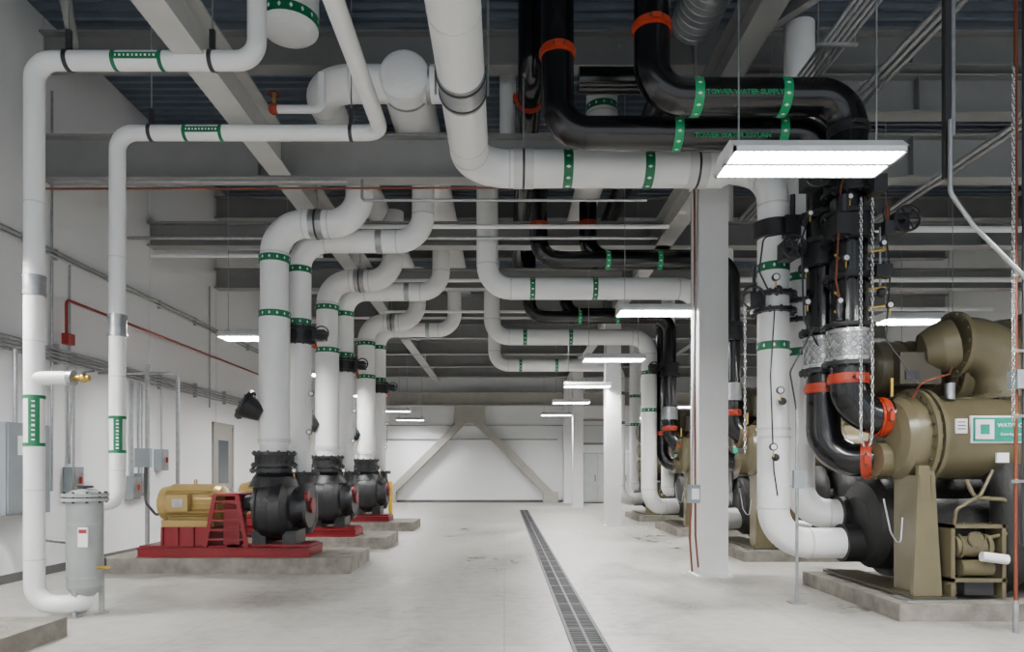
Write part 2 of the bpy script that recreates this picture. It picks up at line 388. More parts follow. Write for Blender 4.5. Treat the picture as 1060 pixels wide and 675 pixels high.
b.box(cx+.03, cx+.13, cy-.172, cy-.155, .72, .92, "white_mark"); b.box(cx+.04, cx+.12, cy-.174, cy-.17, .86, .9, "red_pipe")
b.cyl((cx+.15,cy-.05,.5),(cx+.28,cy-.05,.5),.018,"brass",10); b.bar((cx+.24,cy-.05,.5),(cx+.24,cy-.05,.6),.015,.02,"steel_dark")
b.make("filter_feeder_tank", (cx, cy, 0))
b = B(); b.box(XL+.02, -3.97, 4.6, 6.2, 0, .17, "pad_concrete"); b.make("concrete_pad")

# ---------------- main overhead white pipe
b = B(); r = .235
b.tube([(-.43, 1.5, 5.43), (-.43, 8.9, 5.43), (2.85, 8.9, 5.43)], r, "white_pvc", R=.5, seg=32, n=12)
b.tube([(2.8, 8.9, 5.43), (3.27, 8.9, 5.43), (3.27, 8.3, 4.9), (3.27, 8.3, .62), (4.28, 8.3, .62)], .185, "white_pvc", R=.42, seg=32, n=12)
b.cyl((2.83,8.9,5.43),(2.95,8.9,5.43),r,"white_pvc",32,r2=.185)
for x in (.82, 1.86): b.band((x,8.9,5.43),(1,0,0),r+.005,.12,"green_tape",32)
for x in (.2, 2.4): b.band((x,8.9,5.43),(1,0,0),r+.003,.02,"white_seam",32)
b.band((-.43,6.9,5.43),(0,1,0),r+.008,.42,"galv",32)
for y in (6.75, 7.05): b.band((-.43,y,5.43),(0,1,0),r+.016,.03,"steel_dark",32)
for y in (2.5,3.6,4.7,5.8,8.1): b.band((-.43,y,5.43),(0,1,0),r+.003,.015,"white_seam",32)
b.cyl((-.43-r-.03,6.9,5.3),(-.43-r-.03,6.9,7.25),.012,"galv",8); b.cyl((-.43+r+.03,6.9,5.3),(-.43+r+.03,6.9,7.25),.012,"galv",8)
b.cyl((.25,8.9,5.6),(.25,8.9,7.25),.012,"galv",8); b.cyl((2.5,8.9,5.6),(2.5,8.9,7.25),.012,"galv",8)
for x in (.25, 2.5): b.band((x,8.9,5.43),(1,0,0),r+.008,.26,"white_seam",32); b.band((x,8.9,5.43),(1,0,0),r+.014,.03,"steel_dark",32)
for z in (3.95, 3.0): b.band((3.27,8.3,z),(0,0,1),.19,.1,"green_tape",32)
for z in (1.9, 2.0): b.band((3.27,8.3,z),(0,0,1),.2,.03,"white_seam",32)
b.make("chilled_water_supply_pipe", (-.43, 8.9, 5.43))
b = B(); r = .185
b.tube([(3.78,8.75,7.2),(3.78,8.75,.95),(4.35,8.6,.95)], r, "white_pvc", R=.35, seg=28, n=10)
for z in (3.95, 3.0): b.band((3.78,8.75,z),(0,0,1),r+.005,.1,"green_tape",32)
b.make("chilled_water_return_pipe", (3.78, 8.75, 0))

# ---------------- black tower water pipes (chiller 1)
def valve(b, c, r, w=.2, side=-1, chain=0):
    x, y, z = c
    for s_ in (-1, 1): b.flange((x,y,z+s_*w*.65),(0,0,1),r+.085,.045,"black_iron",12)
    b.band(c,(0,0,1),r+.055,w,"black_iron",24)
    b.cyl((x,y,z),(x+side*(r+.18),y-.1,z),.04,"black_iron",12)
    xx = x+side*(r+.2)
    b.box(min(xx,xx+side*.16),max(xx,xx+side*.16),y-.2,y-.02,z-.09,z+.11,"black_iron"); b.cyl((xx+side*.08,y-.2,z+.01),(xx+side*.08,y-.3,z+.01),.03,"steel_dark",10)
    b.torus((xx+side*.08,y-.3,z+.01),(0,1,0),.13,.014,"black_iron")
    for k in range(3):
        a = k*math.pi/3; b.bar((xx+side*.08-math.cos(a)*.13,y-.3,z+.01-math.sin(a)*.13),(xx+side*.08+math.cos(a)*.13,y-.3,z+.01+math.sin(a)*.13),.012,.012,"black_iron")
b = B(); r = .195
b.tube([(1.62,7.5,7.9),(1.62,7.5,5.6),(3.78,7.5,5.6),(3.78,7.5,2.08),(4.2,7.45,2.08)], r, "black_pipe", R=.36, seg=32, n=12)
for c, a in (((1.62,7.5,6.35),(0,0,1)), ((3.78,7.5,2.5),(0,0,1)), ((4.1,7.46,2.08),(1,0,0)), ((3.78,7.5,5.22),(0,0,1))): b.coupling(c, a, r, "orange_coupling" if c[2] != 5.22 else "black_iron")
for x in (2.1, 3.05): b.band((x,7.5,5.6),(1,0,0),r+.004,.1,"label_green",32)
b.braid((3.78,7.5,2.86), r+.02, .3)
b.flange((3.78,7.5,3.07),(0,0,1),r+.08,.04,"black_iron",12); b.flange((3.78,7.5,2.66),(0,0,1),r+.08,.04,"black_iron",12)
valve(b, (3.78,7.5,4.15), r, .2, 1); valve(b, (3.78,7.5,4.62), r, .16, -1)
b.flange((3.78,7.5,4.88),(0,0,1),r+.07,.04,"black_iron",12); b.flange((3.78,7.5,3.6),(0,0,1),r+.07,.05,"black_iron",12)
b.sphere((4.02,7.28,3.4),.05,"steel_dark"); b.box(3.93,4.1,7.2,7.32,3.55,3.68,"black_iron"); b.cyl((4.02,7.3,3.4),(4.02,7.3,4.1),.013,"galv",8)
b.gauge((3.62,7.25,3.75),.04); b.gauge((4.0,7.22,3.9),.035); b.gauge((3.66,7.25,4.4),.035); b.gauge((4.08,7.24,3.25),.04); b.gauge((3.56,7.26,3.3),.035)
for z in (3.25, 3.45, 3.85): b.cyl((3.92,7.34,z),(4.06,7.26,z),.016,"brass",8); b.cyl((3.62,7.38,z-.06),(3.52,7.26,z-.06),.014,"brass",8)
b.cyl((3.55,7.24,3.1),(3.55,7.24,3.26),.03,"steel_dark",10); b.box(4.02,4.12,7.2,7.3,4.0,4.14,"steel_dark"); b.cyl((4.07,7.25,4.14),(4.07,7.25,4.32),.02,"copper",8)
b.box(3.5,3.66,7.18,7.34,4.0,4.22,"black_iron"); b.cyl((3.58,7.2,4.22),(3.58,7.2,4.4),.05,"steel_dark",12); b.box(3.86,4.0,7.12,7.28,4.42,4.6,"steel_dark")
b.tube([(3.6,7.28,3.2),(3.5,7.2,3.5),(3.55,7.2,4.5),(3.7,7.3,4.9)],.01,"copper",R=.08,seg=6)
b.tube([(4.05,7.3,4.3),(4.1,7.25,3.6),(4.05,7.25,2.9),(4.3,7.1,2.4)],.008,"steel_dark",R=.1,seg=6)
for x in (3.93, 4.02): b.cyl((x,7.35,4.7),(x,7.35,5.0),.03,"black_iron",10)
b.chain((3.72,7.12,4.35),(3.72,7.12,1.95)); b.chain((3.84,7.12,4.35),(3.84,7.12,1.95))
prev = None
for i in range(9):
    a = math.pi*i/8; q = (3.78-.06*math.cos(a),7.12,1.95-.22*math.sin(a))
    if prev: b.chain(prev, q, link=.03)
    prev = q
tp = b.make("tower_water_supply_pipe", (1.62, 7.5, 5.6))
text("TOWER WATER SUPPLY", (2.58, 7.5-r-.003, 5.55), .077, "label_green", tp, off=.02)
b = B(); r = .19
b.tube([(.62,7.95,7.9),(.62,7.95,5.42),(3.72,7.95,5.42),(3.72,7.95,1.62),(4.2,7.6,1.62)], r, "black_pipe", R=.36, seg=32, n=12)
for c, a in (((.62,7.95,6.35),(0,0,1)), ((3.72,7.95,2.45),(0,0,1)), ((4.08,7.68,1.62),(1,-.6,0))): b.coupling(c, a, r)
for x in (2.0, 3.2): b.band((x,7.95,5.42),(1,0,0),r+.004,.1,"label_green",32)
b.braid((3.72,7.95,2.86), r+.02, .32)
b.flange((3.72,7.95,3.1),(0,0,1),r+.08,.05,"black_iron",12); b.flange((3.72,7.95,2.64),(0,0,1),r+.08,.04,"black_iron",12)
valve(b, (3.72,7.95,4.0), r, .2, -1); b.flange((3.72,7.95,4.45),(0,0,1),r+.08,.05,"black_iron",12)
b.gauge((3.42,7.72,3.4),.04); b.gauge((3.45,7.72,4.4),.035); b.gauge((3.40,7.72,3.75),.03)
b.tube([(3.5,7.75,4.5),(3.35,7.7,4.1),(3.38,7.7,3.2),(3.6,7.8,2.9)],.01,"steel_dark",R=.08,seg=6)
tp = b.make("tower_water_return_pipe", (.62, 7.95, 5.42))
text("TOWER WATER RETURN", (2.6, 7.95-r-.003, 5.31), .077, "label_green", tp, off=.02)

# ---------------- chiller
def build_chiller():
    b = B()
    y, z, R = 7.45, 1.85, .45
    b.cyl((4.5,y,z),(8.0,y,z),R,"olive",40)
    for x in (4.42, 4.50, 7.95, 8.03): b.flange((x,y,z),(1,0,0),R+.09,.045,"olive",24,"olive_dark")
    b.lathe((4.40,y,z),(-1,0,0),[(0,R+.01),(.13,R),(.2,R-.05),(.24,R-.15),(.26,0)],"olive",36)
    b.lathe((8.06,y,z),(1,0,0),[(0,R+.01),(.22,R),(.3,R-.05),(.36,R-.12),(.38,0)],"olive",36)
    for zz in (2.08, 1.62): b.cyl((4.05,y+.02,zz),(4.25,y+.02,zz),.19,"olive",24)
    for x in (5.75, 6.9): b.band((x,y,z),(1,0,0),R+.01,.03,"olive_dark",40)
    for x in (4.18, 7.9):
        vs = [(x,6.98,.2),(x+.30,6.98,.2),(x+.26,7.05,1.55),(x+.10,7.05,1.55)]
        vs += [(a, bb+.05, c) for a, bb, c in vs]
        b.add(vs, [(0,1,2,3),(7,6,5,4),(0,4,5,1),(1,5,6,2),(2,6,7,3),(3,7,4,0)], "olive")
        b.box(x+.1,x+.14,7.03,7.5,.2,1.45,"olive"); b.box(x+.22,x+.26,7.03,7.5,.2,1.45,"olive")
        b.box(x-.05,x+.4,6.9,8.85,.19,.22,"olive_dark"); b.box(x-.12,x+.45,6.86,7.2,.17,.19,"galv")
    # evaporator (black insulated)
    y, z = 8.3, .88
    b.cyl((4.65,y,z),(8.0,y,z),.6,"black_insul",40)
    b.band((4.66,y,z),(1,0,0),.66,.08,"black_insul",40)
    b.lathe((4.63,y,z),(-1,0,0),[(0,.58),(.2,.56),(.3,.48),(.36,.3),(.37,0)],"black_insul",36)
    b.band((4.22,8.3,.62),(1,0,0),.23,.26,"black_insul",28); b.band((4.3,8.6,.95),(1,0,0),.22,.2,"black_insul",28)
    b.cyl((4.6,7.7,.8),(7.6,7.7,.8),.38,"black_insul",32); b.dome((4.6,7.7,.8),(-1,0,0),.38,.18,"black_insul")
    b.tube([(5.28,7.35,.35),(5.28,7.12,.5),(5.28,7.10,1.25),(5.28,7.3,1.55)],.19,"black_insul",R=.15)
    b.tube([(5.75,7.35,.35),(5.75,7.12,.5),(5.75,7.10,1.25),(5.75,7.3,1.55)],.19,"black_insul",R=.15)
    # motor + compressor
    y, z = 7.95, 2.66
    b.lathe((4.12,y,z),(1,0,0),[(0,0),(0,.2),(.06,.28),(.12,.33),(.85,.33),(.85,.40),(.93,.40),(.93,.34),(1.0,.34)],"olive_dark",36)
    for x in (4.4,4.55,4.7,4.85): b.band((x,y,z),(1,0,0),.342,.03,"olive_dark",36)
    b.box(4.35,4.8,7.5,7.7,2.45,2.8,"olive_dark"); b.box(4.4,4.55,7.48,7.52,2.5,2.6,"steel_dark"); b.box(4.2,4.5,7.6,7.9,2.15,2.3,"olive_dark")
    b.flange((5.1,y,z),(1,0,0),.45,.05,"olive",20,"olive_dark")
    b.lathe((5.1,y,z),(1,0,0),[(0,.4),(.2,.48),(.6,.58),(.95,.62),(1.0,.58),(1.02,.5),(1.3,.5),(1.35,.62),(1.8,.66),(1.9,.5),(2.0,.4),(2.4,.38),(2.4,0)],"olive",40)
    for t in (6.08, 6.45): b.flange((t,y,z),(1,0,0),.68,.05,"olive",24,"olive_dark")
    b.tube([(4.95,7.55,2.88),(5.52,7.55,2.88),(5.52,7.5,2.15)],.31,"olive",R=.44,seg=36,n=14)
    b.flange((4.95,7.55,2.88),(1,0,0),.37,.05,"olive",16,"olive_dark"); b.flange((5.52,7.5,2.3),(0,0,1),.38,.05,"olive",16,"olive_dark")
    b.lathe((4.95,7.55,2.88),(-1,.3,-.2),[(0,.3),(.15,.28),(.3,.2),(.36,0)],"olive",28)
    b.tube([(7.4,7.9,2.7),(7.75,7.9,2.7),(7.75,8.2,1.4)],.28,"olive",R=.3,seg=28)
    b.tube([(6.2,7.4,3.1),(6.2,7.3,3.25),(6.0,7.2,3.3),(6.0,7.3,2.2)],.09,"olive",R=.12)
    for x in (4.4, 5.2, 5.9): b.bar((x,8.05,1.4),(x,8.0,2.4),.12,.2,"olive")
    # signs
    b.box(4.62,4.74,6.985,7.005,1.88,2.03,"white_mark"); b.box(4.80,5.50,6.97,7.005,1.80,2.04,"teal_sign"); b.box(4.81,5.00,6.965,6.971,1.82,2.02,"white_mark")
    b.box(4.78,5.52,6.99,7.02,1.78,2.06,"white_mark"); b.box(4.86,4.95,6.96,6.966,1.87,1.97,"teal_sign"); b.box(5.05,5.17,6.99,7.02,1.58,1.68,"white_mark")
    for k in range(3): b.box(4.64,4.72,6.982,6.986,1.92+k*.035,1.93+k*.035,"orange_coupling" if k == 2 else "steel_dark")
    # purge unit
    o = -.33
    b.box(4.88+o,5.45+o,6.95,7.2,.36,.40,"olive"); b.box(4.88+o,4.92+o,6.95,7.2,.2,.95,"olive"); b.box(5.4+o,5.44+o,6.95,7.2,.2,.95,"olive"); b.box(4.88+o,5.45+o,6.95,7.2,.91,.95,"olive")
    b.cyl((4.95+o,7.05,.72),(5.25+o,7.05,.72),.11,"olive",20); b.band((5.28+o,7.05,.72),(1,0,0),.13,.04,"olive"); b.band((5.0+o,7.05,.72),(1,0,0),.13,.03,"olive")
    b.cyl((5.0+o,7.02,.5),(5.32+o,7.02,.5),.085,"olive",20); b.cyl((5.16+o,6.91,.63),(5.40+o,6.88,.60),.05,"white_mark",16)
    b.cyl((4.97+o,7.05,.22),(4.97+o,7.05,.36),.03,"olive",10); b.flange((5.12+o,6.94,.8),(0,1,0),.08,.03,"olive",8,"olive_dark")
    b.tube([(5.25+o,7.0,.8),(5.5+o,7.0,.85),(5.5+o,7.0,1.2),(5.15+o,7.0,1.22),(5.1+o,7.05,1.4)],.022,"olive",R=.08,seg=10)
    b.tube([(4.95+o,7.02,.9),(4.95+o,6.98,1.1),(5.2+o,6.98,1.25),(5.35+o,7.02,1.5)],.018,"olive",R=.06,seg=8)
    b.box(5.05+o,5.35+o,7.0,7.15,.22,.36,"steel_dark")
    b.tube([(4.0,7.2,1.2),(4.02,7.1,.85),(4.12,7.1,.7),(4.2,7.2,1.0)],.008,"galv",R=.12,seg=6)
    b.cyl((4.7,7.2,2.25),(4.7,7.2,2.42),.05,"galv",14); b.cyl((4.2,7.4,2.3),(4.2,7.4,2.5),.02,"brass",10)
    b.tube([(4.3,7.2,2.25),(4.3,7.05,2.4),(4.6,7.05,2.5),(4.75,7.25,2.6)],.012,"copper",R=.06,seg=6)
    b.box(6.2,7.1,6.85,7.05,1.0,1.9,"olive"); b.box(6.35,6.95,6.84,6.852,1.4,1.8,"glass_dark")
    return b.make("centrifugal_water_chiller", (6.0, 7.85, 0))
ch = build_chiller()
text("WATER CHILLER", (5.25, 6.967, 1.96), .058, "white_mark", ch)
text("Centrifugal refrigeration", (5.25, 6.967, 1.87), .038, "white_mark", ch)
b = B(); b.box(3.93, 9.0, 6.78, 9.0, 0, .17, "pad_concrete"); pad = b.make("concrete_pad", (6.4, 7.9, 0))
for dy in (4.4, 8.8, 13.2): inst(ch, dy=dy); inst(pad, dy=dy)

# piping set for chillers 2..4
b = B()
b.tube([(-.3,12.1,6.6),(-.3,12.1,4.72),(3.5,12.1,4.72),(3.5,12.1,.62),(4.3,12.6,.62)], .19, "white_pvc", R=.42, seg=24)
for x in (.5,1.6): b.band((x,12.1,4.72),(1,0,0),.195,.09,"green_tape")
for z in (3.85,2.95): b.band((3.5,12.1,z),(0,0,1),.195,.09,"green_tape")
b.tube([(4.15,12.9,7.0),(4.15,12.9,1.0),(4.45,12.9,.95)], .17, "white_pvc", R=.1, seg=24)
for z in (3.85,2.95): b.band((4.15,12.9,z),(0,0,1),.175,.09,"green_tape")
w2 = b.make("chilled_water_branch_pipe", (3.5,12.1,0))
b = B(); r = .155
b.tube([(.6,11.9,6.9),(.6,11.9,5.16),(3.95,11.9,5.16),(3.95,11.9,2.08),(4.3,11.85,2.08)], r, "black_pipe", R=.36, seg=24)
b.tube([(1.5,12.25,6.9),(1.5,12.25,5.3),(3.85,12.25,5.3),(3.85,12.25,1.62),(4.3,12.05,1.62)], r, "black_pipe", R=.36, seg=24)
for c, a in (((.6,11.9,5.75),(0,0,1)),((1.5,12.25,5.9),(0,0,1)),((3.95,11.9,2.5),(0,0,1)),((4.12,11.86,2.08),(1,0,0)),((3.85,12.25,2.4),(0,0,1))): b.coupling(c,a,r)
for x in (1.8,2.7): b.band((x,11.9,5.16),(1,0,0),r+.004,.08,"label_green"); b.band((x,12.25,5.3),(1,0,0),r+.004,.08,"label_green")
b.band((3.95,11.9,2.86),(0,0,1),r+.04,.3,"galv"); valve(b,(3.95,11.9,3.9),r,.2,-1)
k2 = b.make("tower_water_branch_pipe", (3.85,11.9,0))
for dy in (4.4, 8.8): inst(w2, dy=dy)
inst(k2, dy=4.4)

# ---------------- pumps
def build_pump():
    b = B()
    for y in (10.05, 10.72): b.box(-5.4,-2.87,y,y+.06,.22,.36,"red_paint"); b.box(-5.4,-2.87,y-.03,y+.09,.345,.36,"red_paint"); b.box(-5.4,-2.87,y-.03,y+.09,.22,.235,"red_paint")
    for x in (-5.4,-4.7,-4.0,-3.4,-2.95): b.box(x,x+.08,10.1,10.72,.24,.36,"red_paint")
    b.box(-5.4,-4.1,10.1,10.72,.36,.385,"red_paint"); b.box(-3.9,-2.9,10.15,10.7,.36,.40,"red_paint")
    b.box(-5.08,-4.38,10.12,10.68,.385,.66,"red_paint")
    for x in (-5.08,-4.85,-4.62,-4.41): b.box(x,x+.03,10.09,10.12,.385,.66,"red_paint")
    y, z, q = 10.4, 1.0, .1
    b.lathe((-5.3+q,y,z),(1,0,0),[(0,0),(0,.2),(.03,.25),(.14,.27),(.14,.26),(.85,.26),(.85,.28),(.93,.26),(1.0,.14),(1.02,0)],"motor_gold",32)
    for i in range(28):
        a = 2*math.pi*i/28; c, s_ = math.cos(a), math.sin(a)
        b.bar((-5.13+q,y+c*.275,z+s_*.275),(-4.47+q,y+c*.275,z+s_*.275),.012 if abs(s_)>.7 else .035,.035 if abs(s_)>.7 else .012,"motor_gold")
    b.box(-5.05+q,-4.75+q,10.02,10.2,.9,1.14,"motor_gold"); b.torus((-4.8+q,y,z+.32),(1,0,0),.04,.012,"motor_gold",14); b.box(-4.98+q,-4.82+q,10.012,10.02,.96,1.08,"galv")
    b.box(-5.2+q,-4.42+q,10.14,10.66,.66,.76,"motor_gold")
    b.cyl((-4.25,y,z),(-3.7,y,z),.05,"galv",16)
    b.lathe((-4.2,y,z),(1,0,0),[(0,0),(0,.16),(.26,.16),(.26,0)],"red_paint",24)
    b.box(-4.22,-3.98,10.26,10.54,.385,1.0,"red_paint")
    for yy in (10.08, 10.70):
        b.bar((-4.42,yy,.36),(-4.27,yy,1.14),.06,.03,"red_paint"); b.bar((-3.80,yy,.36),(-3.95,yy,1.14),.06,.03,"red_paint"); b.bar((-4.27,yy,1.14),(-3.95,yy,1.14),.05,.04,"red_paint")
        for k in range(5): b.bar((-4.38+k*.02,yy,.48+k*.14),(-3.84-k*.025,yy,.48+k*.14),.02,.03,"red_paint")
    b.box(-4.29,-3.93,10.08,10.72,1.13,1.16,"red_paint")
    b.lathe((-3.95,y,z),(1,0,0),[(0,0),(0,.12),(.15,.13),(.2,.26),(.28,.34)],"black_iron",28)
    b.lathe((-3.74,y,.93),(1,0,0),[(0,0),(0,.32),(.04,.40),(.12,.47),(.3,.5),(.45,.47),(.53,.38),(.56,.28),(.56,0)],"black_iron",36)
    b.flange((-3.68,y,.95),(1,0,0),.43,.05,"black_iron",16)
    b.lathe((-3.2,y,.93),(1,0,0),[(0,.3),(.1,.24),(.2,.22),(.2,.3),(.25,.3),(.25,0)],"black_iron",28)
    b.band((-2.93,y,.97),(1,0,0),.12,.05,"red_paint",20); b.band((-2.92,10.12,1.12),(1,0,0),.07,.05,"red_paint",16)
    b.box(-3.75,-3.55,10.15,10.65,.40,.6,"black_iron"); b.box(-3.3,-3.1,10.15,10.65,.40,.6,"black_iron")
    b.lathe((-3.5,y,1.25),(0,0,1),[(0,.38),(.15,.31),(.2,.27),(.33,.25)],"black_iron",28)
    b.flange((-3.5,y,1.5),(0,0,1),.36,.05,"black_iron",12); b.flange((-3.5,y,1.58),(0,0,1),.34,.05,"black_iron",12)
    b.band((-3.5,y,1.67),(0,0,1),.29,.16,"black_insul",28); b.flange((-3.5,y,1.76),(0,0,1),.33,.04,"black_iron",12)
    b.lathe((-3.28,10.95,.5),(0,0,1),[(0,0),(0,.2),(.2,.28),(.6,.28),(.8,.22),(.95,.22)],"black_iron",24)
    b.flange((-3.28,10.95,1.45),(0,0,1),.31,.05,"black_iron",12)
    b.cyl((-3.28,10.5,.9),(-3.28,11.0,.9),.2,"black_iron",20); b.bar((-3.28,10.95,.22),(-3.28,10.95,.55),.12,.12,"black_iron")
    b.gauge((-3.1,10.1,1.5),.04)
    return b.make("chilled_water_pump", (-4.0, 10.4, 0))
pump = build_pump()
b = B(); b.box(-5.9,-2.24,9.9,11.35,0,.22,"pad_concrete"); ppad = b.make("concrete_pad", (-4.0,10.5,0))
b = B(); r = .21
b.tube([(-3.5,10.4,1.78),(-3.5,10.4,5.25),(-2.2,10.4,5.25),(-2.2,10.4,6.6)], r, "white_pvc", R=.46, seg=32, n=12)
b.band((-3.5,10.4,2.9),(0,0,1),r+.02,2.0,"white_pvc",32)
for z in (4.70,3.86): b.band((-3.5,10.4,z),(0,0,1),r+.024,.1,"green_tape",32)
b.band((-2.85,10.4,5.25),(1,0,0),r+.008,.2,"galv",32); b.band((-2.85,10.4,5.25),(1,0,0),r+.018,.03,"steel_dark",32)
b.cyl((-2.85,10.4,5.4),(-2.85,10.4,7.25),.012,"galv",8)
b.band((-3.5,10.4,1.95),(0,0,1),r+.03,.06,"white_seam",32)
b.cyl((-3.65,10.25,2.33),(-3.86,10.2,2.47),.10,"black_iron",20,r2=.2); b.flange((-3.87,10.2,2.48),(-.84,-.1,.5),.24,.04,"black_iron",10)
pA = b.make("pump_discharge_pipe")
b = B(); r = .18
b.tube([(-3.28,10.95,1.45),(-3.28,10.95,5.17),(-1.3,10.95,5.17),(-1.3,10.95,6.5)], r, "white_pvc", R=.42, seg=28, n=12)
for z in (4.70,3.86): b.band((-3.28,10.95,z),(0,0,1),r+.006,.1,"green_tape",28)
for z in (3.53, 3.77): b.flange((-3.28,10.95,z),(0,0,1),r+.08,.04,"black_iron",12)
b.band((-3.28,10.95,3.65),(0,0,1),r+.04,.18,"black_iron",24)
b.box(-3.06,-2.86,10.85,11.05,3.58,3.74,"black_iron"); b.torus((-2.88,10.75,3.66),(0,1,0),.11,.013,"black_iron"); b.bar((-2.99,10.75,3.66),(-2.77,10.75,3.66),.02,.02,"black_iron"); b.cyl((-2.88,10.75,3.66),(-2.88,10.9,3.66),.02,"black_iron",8)
b.sphere((-3.0,10.8,3.47),.04,"orange_coupling"); b.band((-2.0,10.95,5.17),(1,0,0),r+.008,.1,"galv",28)
b.cyl((-3.02,10.7,2.2),(-3.02,10.7,3.4),.012,"galv",8); b.gauge((-3.02,10.7,2.7),.045); b.gauge((-3.06,10.72,2.1),.045)
pB = b.make("pump_suction_pipe")
for dy in (3.1, 6.9):
    for o in (pump, ppad, pA, pB): inst(o, dy=dy)

# overhead headers
b = B()
b.tube([(-.6,9.05,6.62),(-2.5,9.05,6.62),(-2.5,20,6.62)], .235, "white_pvc", R=.48, seg=32, n=12)
b.tube([(-1.3,8.85,6.62),(-1.3,20,6.62)], .33, "white_pvc", seg=32); b.dome((-1.3,8.85,6.62),(0,-1,0),.33,.12,"white_pvc")
b.band((-1.0,9.05,6.62),(1,0,0),.245,.06,"galv"); b.band((-1.3,9.1,6.62),(0,1,0),.335,.05,"galv")
b.make("chilled_water_header")
b = B(); b.tube([(-2.65,8.4,6.95),(-2.65,8.4,7.98)], .36, "white_pvc", seg=36); b.dome((-2.65,8.4,6.95),(0,0,-1),.36,.14,"white_pvc"); b.band((-2.65,8.4,7.0),(0,0,1),.365,.12,"green_tape",36)
b.make("insulated_vertical_header")
b = B(); b.tube([(-2.88,8.6,6.05),(-2.3,8.6,6.05),(-2.3,8.6,6.5)],.05,"white_pvc",R=.1); b.sphere((-2.9,8.6,6.05),.07,"orange_coupling"); b.cyl((-2.9,8.6,6.1),(-2.9,8.6,6.26),.02,"brass",10); b.torus((-2.9,8.6,6.24),(0,0,1),.07,.012,"red_pipe",16)
b.make("gate_valve")
b = B(); b.tube([(.05,10.4,6.5),(.05,10.4,7.98)],.12,"white_pvc"); b.tube([(1.5,10.5,7.98),(1.5,10.5,6.5),(1.5,12,6.5),(1.5,20,6.5)],.24,"white_pvc",R=.45,seg=28); b.band((1.5,10.5,7.05),(0,0,1),.245,.1,"green_tape")
b.tube([(.35,8.9,7.9),(.35,8.9,6.62),(.35,20,6.62)],.17,"black_pipe",R=.3,seg=24); b.coupling((.35,9.4,6.62),(0,1,0),.17)
b.tube([(1.0,9.2,6.75),(2.2,9.2,6.75),(2.2,20,6.75)],.17,"black_pipe",R=.3,seg=24); b.coupling((2.2,10.4,6.75),(0,1,0),.17)
b.make("overhead_pipe_run")
b = B(); b.tube([(2.5,5.5,7.4),(2.5,9.0,7.4)],.3,"duct",seg=32)
y = 5.55
while y < 9: b.torus((2.5,y,7.4),(0,1,0),.3,.008,"duct",32,5); y += .12
b.make("spiral_air_duct")
b = B()
for y, x0_, x1_, z in ((11.2,-3.0,2.7,5.5),(14.2,-3.0,2.6,5.45),(17.2,-3,2.6,5.5),(12.4,-6.4,-3.3,5.4)):
    b.tube([(x0_,y,z),(x1_,y,z)],.035,"white_pvc",seg=10)
b.tube([(-6.4,11.6,5.45),(2.6,11.6,5.45)],.03,"galv",seg=8)
b.tube([(-2.0,9.6,5.58),(-2.0,9.6,5.3),(2.0,9.6,5.3)],.02,"galv",R=.05,seg=8)
b.make("conduit_run")
b = B(); b.tube([(XL+.1,9.6,5.46),(2.66,9.55,5.46),(2.66,9.5,.6),(2.7,9.5,.15)],.014,"copper",R=.06,seg=10)
b.tube([(-6.3,9.55,5.54),(-2.2,9.55,5.54)],.02,"galv",seg=8)
b.make("copper_tubing")
b = B()
for i in range(5): b.tube([(3.28+i*.06,2.0,5.90),(3.28+i*.06,9.6,5.90)],.02,"galv",seg=8)
for y in (3.5,5.5,7.0,9.2): b.bar((3.2,y,5.865),(3.62,y,5.865),.04,.03,"galv"); b.cyl((3.22,y,5.865),(3.22,y,6.6),.006,"galv",6); b.cyl((3.6,y,5.865),(3.6,y,7.25),.006,"galv",6)
b.make("conduit_run")
b = B()
for i in range(3): b.tube([(4.6+i*.1,3.0,6.4),(4.6+i*.1,20,6.4)],.03,"galv",seg=8)
for i in range(2): b.tube([(5.9+i*.12,3.0,5.5),(5.9+i*.12,24,5.5)],.03,"galv",seg=8)
for y,z in ((10.9,5.35),(13.6,5.3),(16.5,5.4)): b.tube([(4.6,y,z),(11.8,y,z)],.05,"white_pvc",seg=10)
b.make("conduit_run")
b = B()
b.bar((3.56,5.5,3.85),(3.56,5.5,7.25),.045,.045,"steel_dark"); b.bar((3.61,5.5,4.2),(3.61,5.5,7.25),.03,.03,"galv")
b.tube([(3.56,5.45,4.3),(3.56,5.45,3.72),(3.75,5.45,3.45),(4.3,5.5,2.95)],.018,"galv",R=.1,seg=8)
b.make("strut_and_flex_conduit")
b = B()
b.tube([(4.72,6.3,.3),(4.72,6.3,7.2)],.016,"copper",seg=8); b.tube([(4.79,6.3,.8),(4.79,6.3,7.2)],.012,"steel_dark",seg=8)
for z in (1.4,2.0,2.6,3.3): b.sphere((4.72,6.3,z),.028,"brass"); b.box(4.67,4.83,6.27,6.29,z-.012,z+.012,"galv")
b.box(4.68,4.84,6.22,6.36,2.25,2.42,"panel_grey"); b.cyl((4.72,6.3,.0),(4.72,6.3,.3),.025,"galv",8); b.chain((4.66,6.25,5.2),(4.66,6.25,1.9))
b.make("refrigerant_vent_tubing")

